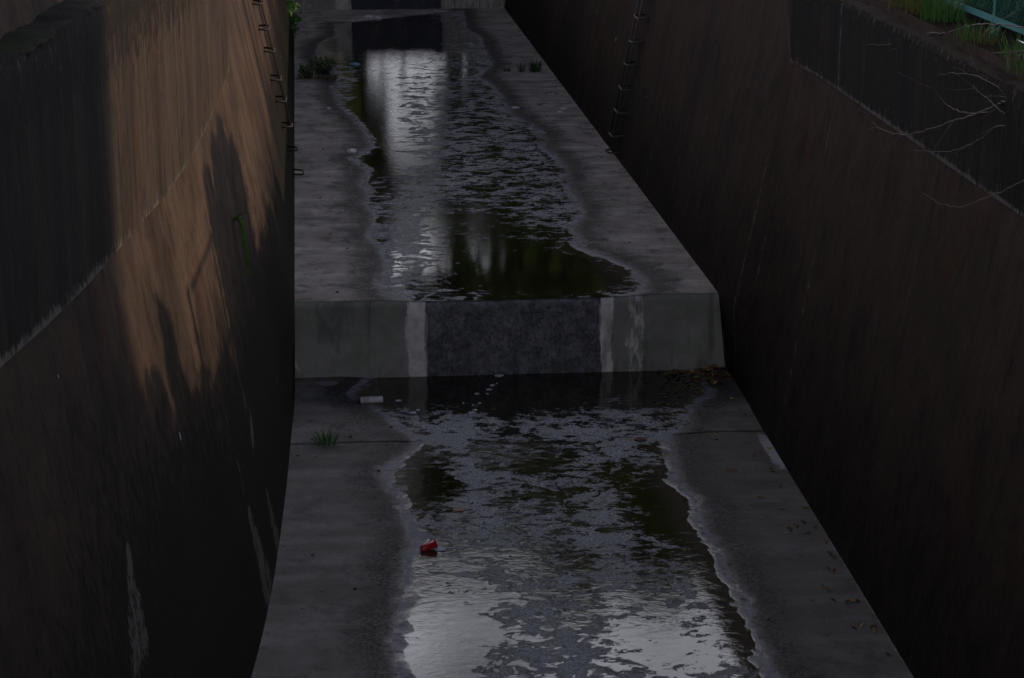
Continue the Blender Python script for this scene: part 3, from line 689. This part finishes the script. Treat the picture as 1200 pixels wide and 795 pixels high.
while k*pitch < L_:
    for s_ in (1, -1):
        y0 = k*pitch; pts = [(y0, H0), (y0+(H1-H0), H1)]
        if s_ < 0: pts = [(y0, H1), (y0+(H1-H0), H0)]
        (ya, za), (yb, zb) = pts; fa = max(0, (0-ya)/(yb-ya)); fb = min(1, (L_-ya)/(yb-ya))
        if fb > fa: wire((.006*s_-.02, ya+(yb-ya)*fa, za+(zb-za)*fa), (.006*s_-.02, ya+(yb-ya)*fb, za+(zb-za)*fb))
    k += 1
mb.build('wire_mesh', M_FEN, fn)

# ------------------------------------------------------------------ brambles: bare stems reaching out over the right wall
M_BRAM = plain('bramble_stem', (.075, .034, .028), .55, .35, 40); M_BRAMG = plain('dead_stem', (.075, .063, .06), .7, .3, 40)
def vine(pts, xs_, r0, r1, mat, label, tw=0, seed=0):
    n = len(pts); P3 = [onx(px, py, xs_[0]+(xs_[1]-xs_[0])*i/(n-1)) for i, (px, py) in enumerate(pts)]
    path = smooth_path(P3, 7); N = len(path); rr = random.Random(seed); o0 = path[0].copy()
    path = [p+Vector((rr.uniform(-1, 1), rr.uniform(-1, 1), rr.uniform(-1, 1)))*.006 for p in path]
    t = thing('bramble', label, 'bramble', o0, 'bare bramble stems over the right wall')
    MB().tube([p-o0 for p in path], [r0+(r1-r0)*i/(N-1) for i in range(N)], 6).build('stem', mat, t, True)
    for k in range(tw):
        i = rr.randint(N//4, N-3); a = path[i]; d = (path[i+1]-path[i]).normalized(); v_ = Vector((-abs(rr.gauss(0, .4)), rr.gauss(0, .6), rr.gauss(0, .6)))
        e = d*.6+v_*.6; ln = rr.uniform(.15, .4); pts2 = smooth_path([a, a+e*ln*.5+Vector((0, 0, -.01)), a+e*ln+Vector((0, 0, rr.uniform(-.06, .05)))], 4)
        MB().tube([p-o0 for p in pts2], [r1*1.1+(r1*.4-r1*1.1)*j/(len(pts2)-1) for j in range(len(pts2))], 5).build('twig', mat, t, True)
z6 = lambda l: [(900+u/4, v_/4) for u, v_ in l]
vine([(1230, 108), (1215, 110)]+z6([(1200,455),(1130,468),(1060,500),(960,540),(800,590),(690,625),(620,632),(540,610),(490,575)]), (4.35, 4.02), .007, .002, M_BRAM, 'longest reddish bramble stem arching left across the right wall', 4, 1)
vine([(1230,147)]+z6([(1200,595),(1075,597),(1000,650),(920,690),(830,712),(740,710),(680,705)]), (4.30, 4.05), .005, .0015, M_BRAMG, 'pale stem curving down just below the longest bramble', 3, 2)
vine([(1225,198)]+[(700+u*.4167, v_*.4167) for u, v_ in [(1200,510),(1110,550),(1030,580),(970,575),(915,545)]], (4.28, 4.0), .0045, .0015, M_BRAMG, 'lowest thin stem hanging alone over the right wall', 1, 3)
vine([(1230,112)]+z6([(1200,470),(1050,520),(940,530),(850,500),(795,440),(770,400)]), (4.33, 4.1), .005, .0015, M_BRAM, 'bramble stem whose tip curls upward before the upper wall', 2, 4)
vine(z6([(1110,540),(1060,490),(1000,440),(960,395)]), (4.22, 4.15), .005, .0015, M_BRAMG, 'short pale twig crossing the longest bramble', 3, 5)
vine(z6([(1260,140),(1200,130),(1060,115),(960,120),(850,150),(750,160),(640,190),(560,208),(470,212)]), (4.62, 4.2), .006, .0015, M_BRAM, 'reddish bramble passing in front of the fence rail and over the ledge', 3, 6)
vine(z6([(1260,245),(1200,240),(1000,245),(860,200),(740,150),(700,80)]), (4.55, 4.42), .005, .0018, M_BRAM, 'bramble stem lying along the soil of the right ledge', 3, 7)
vine(z6([(1250,650),(1180,560),(1130,468),(1050,390),(920,345),(800,350)]), (4.35, 4.12), .005, .0015, M_BRAM, 'thin red stem rising from the longest bramble toward the ledge', 2, 8)

# ------------------------------------------------------------------ fallen leaves
M_FL = [plain('leaf_brown', (.16, .075, .04), .7, .4, 30), plain('leaf_ochre', (.24, .125, .04), .7, .35, 30), plain('leaf_yellow', (.36, .25, .05), .6, .3, 30), plain('leaf_olive', (.14, .13, .03), .7, .3, 30)]
def leaf_mesh(mat, seed):
    r = random.Random(seed); mb = MB(); cu = r.uniform(.1, .4); L2 = .5; W2 = r.uniform(.2, .28); vs_ = []
    N = 6
    for k in range(N+1):
        t = k/N; wq = W2*math.sin(math.pi*t**.85)*(1+.1*math.sin(9*t)); y = (t-.5)
        vs_ += [(-wq, y, cu*(y*y)+abs(wq)*.5), (0, y, cu*y*y), (wq, y, cu*y*y+abs(wq)*r.uniform(.3, .6))]
    f = []
    for k in range(N): f += [(3*k, 3*k+1, 3*k+4, 3*k+3), (3*k+1, 3*k+2, 3*k+5, 3*k+4)]
    mb.add(vs_, f); mb.tube([(0, -.5, cu*.25), (0, -.62, cu*.3), (.03, -.72, cu*.35)], [.018, .014, .012], 4)
    me = bpy.data.meshes.new('fallen_leaf'); me.from_pydata([tuple(v_) for v_ in mb.v], [], mb.f); me.materials.append(mat); me.update(); return me
LM = [leaf_mesh(M_FL[k % 4], 100+k) for k in range(8)]
def put_leaf(p, size, label, rr, lift=.004, flat=1., group='fallen leaves'):
    o = bpy.data.objects.new('fallen_leaf', LM[rr.choice([0, 0, 4, 4, 0, 1, 5, 2, 3])]); COL.objects.link(o)
    o.location = (p[0], p[1], p[2]+lift); o.rotation_euler = (rr.gauss(0, .25)*flat, rr.gauss(0, .25)*flat, rr.uniform(0, 6.28)); o.scale = (size,)*3
    return tag(o, label, 'leaf', group)
rr = random.Random(77)
for k in range(90):    # the drift in the corner under the weir
    while True:
        px, py = rr.gauss(828, 24), rr.gauss(441, 8)
        if 775 < px < 858 and 430 < py < 462 and py > 441-(px-780)*.14-2: break
    p = on_floor(px, py, ZL, PL)
    if p[1] > YW-.04: p[1] = YW-.05-rr.uniform(0, .1)
    p[0] = min(p[0], float(xr(p[1], ZL))-.05)
    p[2] = max(p[2], ZL+WLV)
    put_leaf(p, rr.uniform(.05, .095), 'brown and yellow fallen leaf in the drift under the right end of the weir', rr, .006+rr.uniform(0, .03))
for k in range(70):     # leaves floating near the right shore
    px, py = rr.gauss(795, 26), rr.uniform(436, 505)
    if px > 850: continue
    p = on_floor(px, py, ZL, PL); p[1] = min(p[1], YW-.06); p[2] = max(p[2], ZL+WLV)
    put_leaf(p, rr.uniform(.03, .06), 'small fallen leaf on the water near the right shore below the weir', rr, .004, .4)
for k in range(36):     # along the foot of the right wall
    y = rr.uniform(12.2, 16.8); e = abs(rr.gauss(0, .16))+.03
    x = float(xr(y, ZL))-e; p = (x, y, ZL)
    put_leaf(p, rr.uniform(.045, .08), 'small yellowish leaf lying along the foot of the right wall', rr, .006)
for k in range(26):     # strays along the right water edge
    i = rr.random(); px, py = 792+i*100+rr.gauss(0, 9), 520+i*250
    p = on_floor(px, py, ZL, PL); p[2] = max(p[2], ZL+WLV); put_leaf(p, rr.uniform(.025, .045), 'yellow leaf caught along the right edge of the lower stream', rr, .004, .5)
for px, py in [(857, 468), (868, 481), (882, 478), (903, 527), (873, 486), (921, 532), (837, 509), (760, 456), (755, 446), (781, 535), (655, 173), (640, 111)]:
    z = ZL if py > 350 else 0; p = on_floor(px, py, z, PL if z else PU); put_leaf(p, rr.uniform(.05, .075), 'single fallen leaf lying apart on the bare floor', rr, .006)
for px, py in [(599, 133), (612, 131), (589, 127), (666, 131), (652, 111), (633, 124), (641, 137), (604, 117), (600, 30), (597, 64), (575, 52)]:
    p = on_floor(px, py, 0, PU); put_leaf(p, rr.uniform(.05, .09), 'fallen leaf on the right side of the upper floor', rr, .006)

# ------------------------------------------------------------------ litter
M_WHT = plain('white_plastic', (.62, .60, .60), .4, .12, 20); M_RED = plain('red_plastic', (.50, .012, .02), .35, .12, 20); M_DRK = plain('dark_cap', (.03, .03, .035), .5, .2, 20)
M_BLU = plain('blue_plastic', (.16, .33, .45), .5, .2, 20); M_BRN = plain('brown_rag', (.13, .055, .045), .8, .4, 30); M_FOAM = plain('foam', (.55, .57, .62), .8, .12, 40)
# white container lying at the water edge
p = on_floor(436, 473, ZL, PL)
t = thing('plastic_bottle', 'white plastic bottle lying at the left water edge under the weir', 'bottle', (p[0], p[1], p[2]+.035))
Mx = Matrix.Rotation(math.radians(90), 4, 'Y') @ Matrix.Translation((0, 0, -.11))
MB().lathe([(.0, .0), (.030, .0), (.034, .006), (.034, .098), (.031, .104), (.031, .110), (.034, .116), (.034, .205), (.028, .216), (.0, .218)], 22, Mx).build('body', M_WHT, t, True)
MB().lathe([(.0, -.034), (.02, -.034), (.024, -.03), (.024, .0)], 18, Mx).build('cap', M_DRK, t, True)
MB().lathe([(.0346, .02), (.0346, .085)], 22, Mx).build('label_band', plain('pale_label', (.45, .43, .44), .5, .25, 18), t, True)
t.rotation_euler = (0, math.radians(-2), math.radians(-3))
# red cup
p = on_water(501, 645, ZL)
t = thing('plastic_cup', 'bright red plastic cup tipped over in the shallow water by the left shore', 'cup', (p[0], p[1], p[2]+.028))
Mx = Matrix.Rotation(math.radians(18), 4, 'Y') @ Matrix.Rotation(math.radians(25), 4, 'Z') @ Matrix.Rotation(math.radians(82), 4, 'Y') @ Matrix.Translation((0, 0, -.06))
Mx = Matrix.Rotation(math.radians(-14), 4, 'Y') @ Matrix.Rotation(math.radians(20), 4, 'Z') @ Matrix.Rotation(math.radians(90), 4, 'Y') @ Matrix.Translation((0, 0, -.055))
MB().lathe([(.0, .0), (.024, .0), (.026, .004), (.034, .125), (.031, .125), (.023, .006), (.0, .006)], 24, Mx).build('body', M_RED, t, True)
mb = MB(); mb.lathe([(.033+.003*math.cos(a), .125+.003*math.sin(a)) for a in [k*math.pi/4 for k in range(9)]], 24, Mx); mb.build('rim', M_RED, t, True)
def crumple(name, label, cat, p, s, mat, seed, squash=.5, group=None):
    r = random.Random(seed); nu, nv = 9, 12; vs_ = []; 
    for i in range(nu):
        th = math.pi*i/(nu-1)
        for j in range(nv):
            ph = 2*math.pi*j/nv; k = s*(.75+.5*float(fbm(3+math.cos(ph)*2+th*2+seed, 5+math.sin(ph)*2+seed, seed, 3))-.1*r.random())
            vs_.append((k*math.sin(th)*math.cos(ph)*1.3, k*math.sin(th)*math.sin(ph), k*squash*math.cos(th)))
    f = [(i*nv+j, i*nv+(j+1) % nv, (i+1)*nv+(j+1) % nv, (i+1)*nv+j) for i in range(nu-1) for j in range(nv)]
    o = obj(name, vs_, f, mat, None, False, None, (p[0], p[1], p[2]+s*squash*.45)); o.rotation_euler[2] = r.uniform(0, 6)
    return tag(o, label, cat, group)
crumple('plastic_scrap', 'crumpled white plastic scrap at the left edge of the upper stream', 'litter', on_floor(412, 179, 0, PU), .075, M_WHT, 3)
crumple('plastic_scrap', 'white scrap furthest from the water on the right upper floor', 'litter', on_floor(661, 128, 0, PU), .055, M_WHT, 4, .35)
crumple('plastic_scrap', 'tiny white scrap just below a larger one near the right wall', 'litter', on_floor(656, 132, 0, PU), .035, M_WHT, 5, .5)
crumple('plastic_scrap', 'bluish white scrap by the right edge of the upper stream', 'litter', on_floor(604, 127, 0, PU), .05, M_FOAM, 6, .4)
crumple('plastic_scrap', 'pale blue plastic scrap floating far up the stream', 'litter', on_water(416, 76, 0), .09, M_BLU, 7, .25)
crumple('plastic_scrap', 'small white pellet by the left shore of the upper stream', 'litter', on_floor(385, 128, 0, PU), .035, M_WHT, 8, .5)
crumple('plastic_scrap', 'largest white scrap floating below the far drop', 'litter', on_water(431, 21, 0), .11, M_WHT, 9, .35)
crumple('plastic_scrap', 'white scrap right of the largest one below the far drop', 'litter', on_water(443, 22, 0), .06, M_WHT, 10, .5)
crumple('plastic_scrap', 'thin white scrap against the foot of the far drop', 'litter', on_water(443, 14, 0), .08, M_WHT, 11, .2)
crumple('wet_leaf_clump', 'dark brown sodden clump in the water by the right end of the joint', 'debris', on_water(750, 516, ZL), .05, M_BRN, 12, .3)
crumple('red_scrap', 'small dull red scrap on the water up from the red cup', 'litter', on_water(538, 598, ZL), .045, plain('dull_red', (.20, .05, .03), .5), 13, .2)
crumple('foam_clump', 'white foam clump touching the red cup', 'foam', on_water(515, 644, ZL), .042, M_FOAM, 14, .25)
crumple('stone', 'pale flat stone on the lower floor near the weir, left side', 'stone', on_floor(382, 450, ZL, PL), .09, plain('pale_stone', (.2, .19, .19), .8), 15, .1)
crumple('twig_debris', 'little dark twig lying on the lower right floor', 'debris', on_floor(857, 551, ZL, PL), .05, M_BRN, 16, .15)
# flecks of foam drifting from the foot of the weir
fr = random.Random(5)
def fleck(px, py, s, label):
    p = on_water(px, py, ZL); p[1] = min(p[1], YW-.06); n = 12; ph = fr.random()*9; s *= .62
    rad = [s*(.75+.4*math.sin(3*a+ph)*.4+.3*fr.random()) for a in [2*math.pi*k/n for k in range(n)]]
    vs_ = [(1.35*rad[k]*math.cos(2*math.pi*k/n), rad[k]*math.sin(2*math.pi*k/n), 0.) for k in range(n)]+[(1.0*rad[k]*math.cos(2*math.pi*k/n), .75*rad[k]*math.sin(2*math.pi*k/n), .008) for k in range(n)]
    f = [(k, (k+1) % n, n+(k+1) % n, n+k) for k in range(n)]+[tuple(range(n, 2*n))]
    tag(obj('foam_fleck', vs_, f, M_FOAM, None, True, None, (p[0], p[1], p[2]+.001)), label, 'foam', 'foam flecks on the lower pool')
for px, py, s in [(577,452,.035),(573,457,.04),(559,462,.03),(571,462,.02),(553,484,.045),(557,481,.03),(562,473,.02),(554,475,.015),(551,492,.02),(554,495,.018),(560,502,.03),(543,473,.012),(582,450,.012)]:
    fleck(px, py, s, 'white foam fleck drifting from the foot of the weir')
for px, py, s in [(585,440,.06)]: fleck(px, py, s, 'wide white splash of foam touching the foot of the weir')
for px, py, s in [(592,666,.02),(610,692,.025),(598,652,.015),(484,484,.05),(467,470,.04),(490,481,.03),(575,684,.022)]: fleck(px, py, s, 'white foam fleck floating on the left half of the lower stream')

# ------------------------------------------------------------------ trees upstream: seen as reflections in the water
def gap(x, y, z):
    """open places under and between the crowns, above the stream"""
    if 1.25 < x < 3.1 and z < 5.8+.5*math.sin(5*x) : return True
    if 1.5 < x < 5.4 and .235*y-5.4+.25*math.sin(4*x) < z < .252*y-5.0+.25*math.sin(7*x+1): return True      # a second opening, higher in the crowns
    return False
def tree(label, x, y, z0, hgt, crown0, rad, mat, seed, n=40, leaf=.44, group='trees upstream'):
    r = random.Random(seed); t = thing('broadleaf_tree', label, 'tree', (x, y, z0), group)
    tr = [Vector((0, 0, -.2))]
    for k in range(1, 7): tr.append(Vector((r.gauss(0, .12)*k*.5, r.gauss(0, .12)*k*.5, hgt*.85*k/6)))
    mb = MB(); mb.tube(smooth_path(tr, 3), [.24*(1-.85*i/18) for i in range(19)], 8); lv = MB()
    for k in range(n):
        f = (k+r.random())/n; zc = crown0+(hgt-crown0)*f; rr_ = rad*math.sqrt(max(.12, 1-((f-.45)/.62)**2))
        a = r.uniform(0, 6.28); e = Vector((math.cos(a), math.sin(a), 0))*rr_*math.sqrt(r.uniform(.05, 1.))+Vector((0, 0, zc))
        s0 = Vector((0, 0, max(crown0*.7, zc-1.6))); mb.tube([s0, s0.lerp(e, .55)+Vector((0, 0, .25)), e], [.06, .035, .012], 5)
        c = leafcloud(250, r.uniform(.8, 1.4), r.uniform(.8, 1.4), r.uniform(.5, .9), leaf, seed*100+k, .1)
        for i in range(len(c.f)):
            q4 = [Vector(c.v[4*i+m_])+e for m_ in range(4)]; w_ = q4[0]
            if r.random() < .13 or not gap(w_.x+x, w_.y+y, w_.z+z0): lv.add(q4, [(0, 1, 2, 3)])
    mb.build('trunk', M_BARK, t, True); lv.build('crown', mat, t)
for k, (lb, x, y, hgt, c0, rad, m, n) in enumerate([
    ('tall dark green tree on the left bank upstream', -3.4, 50, 13.5, .2, 3.6, M_LEAF, 78),
    ('light green tree on the right bank upstream', 6.8, 51, 12.0, .2, 3.8, M_LEAF2, 74),
    ('leafy tree in the middle beyond the channel end, crown high over the stream', 3.5, 62, 15.5, 1.8, 4.4, M_LEAF, 130),
    ('dark tree furthest right on the right bank', 12.0, 56, 14.0, .3, 4.5, M_LEAF, 54),
    ('tree beside the middle one to its right', 6.0, 63, 15.0, 3.0, 4.4, M_LEAF2, 56),
    ('tree behind the middle one to its left', -2.6, 66, 17.0, 2.0, 4.4, M_LEAF, 56)]):
    tree(lb, x, y, 3.4, hgt, c0, rad, m, k+1, n)

for k, (x, y, w_, h_) in enumerate([(-1.2, 61.5, 1.9, 4.2), (-4.2, 60.8, 2.2, 4.5), (4.6, 61.0, 1.6, 4.6), (7.2, 60.6, 2.0, 4.6), (10.4, 61.5, 2.2, 4.4), (.1, 61.0, 1.2, 5.8)]):
    t = thing('tall_bush', ['dense tall bush under the trees left of the gap', 'dense tall bush on the left bank under the dark tree', 'dense tall bush right of the gap beyond the channel end', 'second dense tall bush right of the gap', 'dense tall bush furthest right beyond the channel', 'light green tall bush closest to the gap on its left'][k], 'bush', (x, y, 3.5), 'bushes beyond the channel end')
    o = leafcloud(2600, w_, 1.0, h_*.5, .42, 500+k, .1).build('foliage', [M_LEAF2, M_LEAF, M_LEAF, M_LEAF, M_LEAF2, M_LEAF2][k], t); o.location.z = h_*.5
    MB().tube([(0, 0, -.1), (.1, 0, 1.2), (0, .1, 2.6)], [.08, .05, .02], 6).build('stem', M_BARK, t)
b = thing('bush', 'low yellow green bush on the left above the far drop', 'bush', (-.25, YF+1.2, 1.0))
leafcloud(700, .8, .7, 1.1, .16, 71, .2, .2).build('foliage', M_LEAF2, b); b.children[0].location.z = 1.0
MB().tube([(0, 0, -.05), (.05, 0, .6), (.0, .1, 1.2)], [.04, .03, .01], 6).build('stem', M_BARK, b)

# ------------------------------------------------------------------ unseen block added on the right bank: its corner throws the straight shadow edge on the left wall
M_RENDER = plain('shadow_block_render', (.32, .30, .28), .85, .12, 3); M_GLASS = plain('shadow_block_glass', (.03, .035, .04), .1, .2, 2); M_ROOF = plain('shadow_block_flat_roof', (.12, .12, .12), .9, .2, 4)
BX, BY1 = 28.0, 3.7
bd = thing('shadow_block', 'unseen grey block added off the right bank to cast the straight shadow edge', 'shadow caster', (BX, BY1, 3.2), None, math.radians(-19))
MB().box(0, 11, -22, 0, 0, 21).build('wall', M_RENDER, bd); MB().box(-.25, 11.25, -22.25, .12, 21.0, 21.35).build('shadow_block_roof', M_ROOF, bd)
for fl in range(6):
    for k in range(5):
        y = -2.6-4.2*k; z = 1.0+3.3*fl
        wf = MB(); wf.box(-.06, -.003, y-.9, y+.9, z, z+.07).box(-.06, -.003, y-.9, y+.9, z+1.43, z+1.5).box(-.06, -.003, y-.9, y-.83, z+.07, z+1.43).box(-.06, -.003, y+.83, y+.9, z+.07, z+1.43)
        fo = wf.build('shadow_block_window', M_ROOF, bd); MB().box(-.03, -.004, y-.829, y+.829, z+.071, z+1.429).build('shadow_block_pane', M_GLASS, fo)

# shrubs added behind the fence on the right bank for their shade: their tops fringe the sunlit patch on the left wall and keep the ledge in shade
def shade_shrub(label, y, h_, s, seed, mat, x=5.5, flat=False):
    t = thing('shade_shrub', label, 'shade_shrub', (x, y, 3.2), 'shrubs added for shade along the right bank'); r = random.Random(seed); mb = MB(); n_ = max(2, int(h_/.2))
    for i in range(n_):
        f = (i+.5)/n_; wd_ = s*(1-.75*f**2) if not flat else s*(1-.25*f**3)
        b = leafcloud(int(260+620*wd_), .42, wd_, .17, .12, seed*50+i, .3); c = Vector((r.uniform(-.12, .12), r.uniform(-.06, .06), h_*f*.97)); mb.add([Vector(v_)+c for v_ in b.v], b.f)
    mb.build('foliage', mat, t)
    mb = MB()
    for k in range(4):
        a = Vector((r.uniform(-.1, .1), r.uniform(-.5, .5)*s, -.05)); mb.tube([a, a+Vector((r.uniform(-.1, .1), r.uniform(-.1, .1), h_*.45)), a+Vector((r.uniform(-.15, .15), r.uniform(-.2, .2)*s, h_*.85))], [.016, .012, .004], 5)
    mb.build('stem', M_BARK, t)
for k, (y, h_, s_, fl) in enumerate([(6.5, 2.0, .8, 1), (7.8, 2.1, .8, 1), (9.0, 2.25, .6, 1), (9.7, 2.05, .45, 1), (10.35, 2.3, .42, 0), (10.5, 1.6, .5, 1), (11.15, 1.55, .5, 1), (11.7, 1.3, .5, 1), (12.3, 1.25, .5, 1), (13.25, 2.55, .42, 1), (14.0, 2.65, .5, 1), (14.8, 2.6, .5, 1), (15.5, 2.4, .42, 1), (16.4, 1.15, .5, 1), (17.3, 1.1, .6, 1), (18.3, 1.1, .6, 1), (19.4, 1.0, .6, 1)]):
    shade_shrub('dense green shrub added behind the mesh fence line to shade ledge and left wall', y, h_, s_, 20+k, [M_LEAF, M_LEAF2, M_WEED][k % 3] if k % 3 != 1 else M_LEAF, 5.5, bool(fl))

# grit and small pebbles lying on the bare floors
pr = random.Random(91); M_PEB = [plain('pebble_dark', (.06, .055, .05), .8), plain('pebble_pale', (.26, .25, .24), .8)]
PEB = []
for k in range(4):
    v_ = [(math.sin(th)*math.cos(ph)*(1+.25*pr.random()), math.sin(th)*math.sin(ph)*(.8+.25*pr.random()), .55*math.cos(th)) for th in (.25, .9, 1.6, 2.3, 2.9) for ph in [2*math.pi*j/8 for j in range(8)]]
    f = [(i*8+j, (i+1)*8+j, (i+1)*8+(j+1) % 8, i*8+(j+1) % 8) for i in range(4) for j in range(8)]+[tuple(range(8)), tuple(range(32, 40))[::-1]]
    me = bpy.data.meshes.new('pebble'); me.from_pydata(v_, [], f); me.materials.append(M_PEB[k % 2]); me.update(); PEB.append(me)
n_ = 0
while n_ < 110:
    low = pr.random() < .6; z0 = ZL if low else 0; y = pr.uniform(11.5, 19) if low else pr.uniform(19.5, 34); x = pr.uniform(-.6, 3.7)
    P = PL if low else PU; d = sdist(P, [x], [y])[0]
    if d > -.02 or pr.random() > math.exp(d*2.2)+.12: continue
    if x < float(xl(y, z0))+.03 or x > float(xr(y, z0))-.03: continue
    o = bpy.data.objects.new('pebble', pr.choice(PEB)); COL.objects.link(o); sz = pr.uniform(.006, .018)
    o.location = (x, y, float(floor_z(z0, d))+sz*.3); o.scale = (sz, sz, sz); o.rotation_euler[2] = pr.uniform(0, 6)
    tag(o, 'tiny bit of grit on the lower floor' if low else 'tiny bit of grit on the upper floor above the drop', 'pebble', 'grit on the channel floor'); n_ += 1
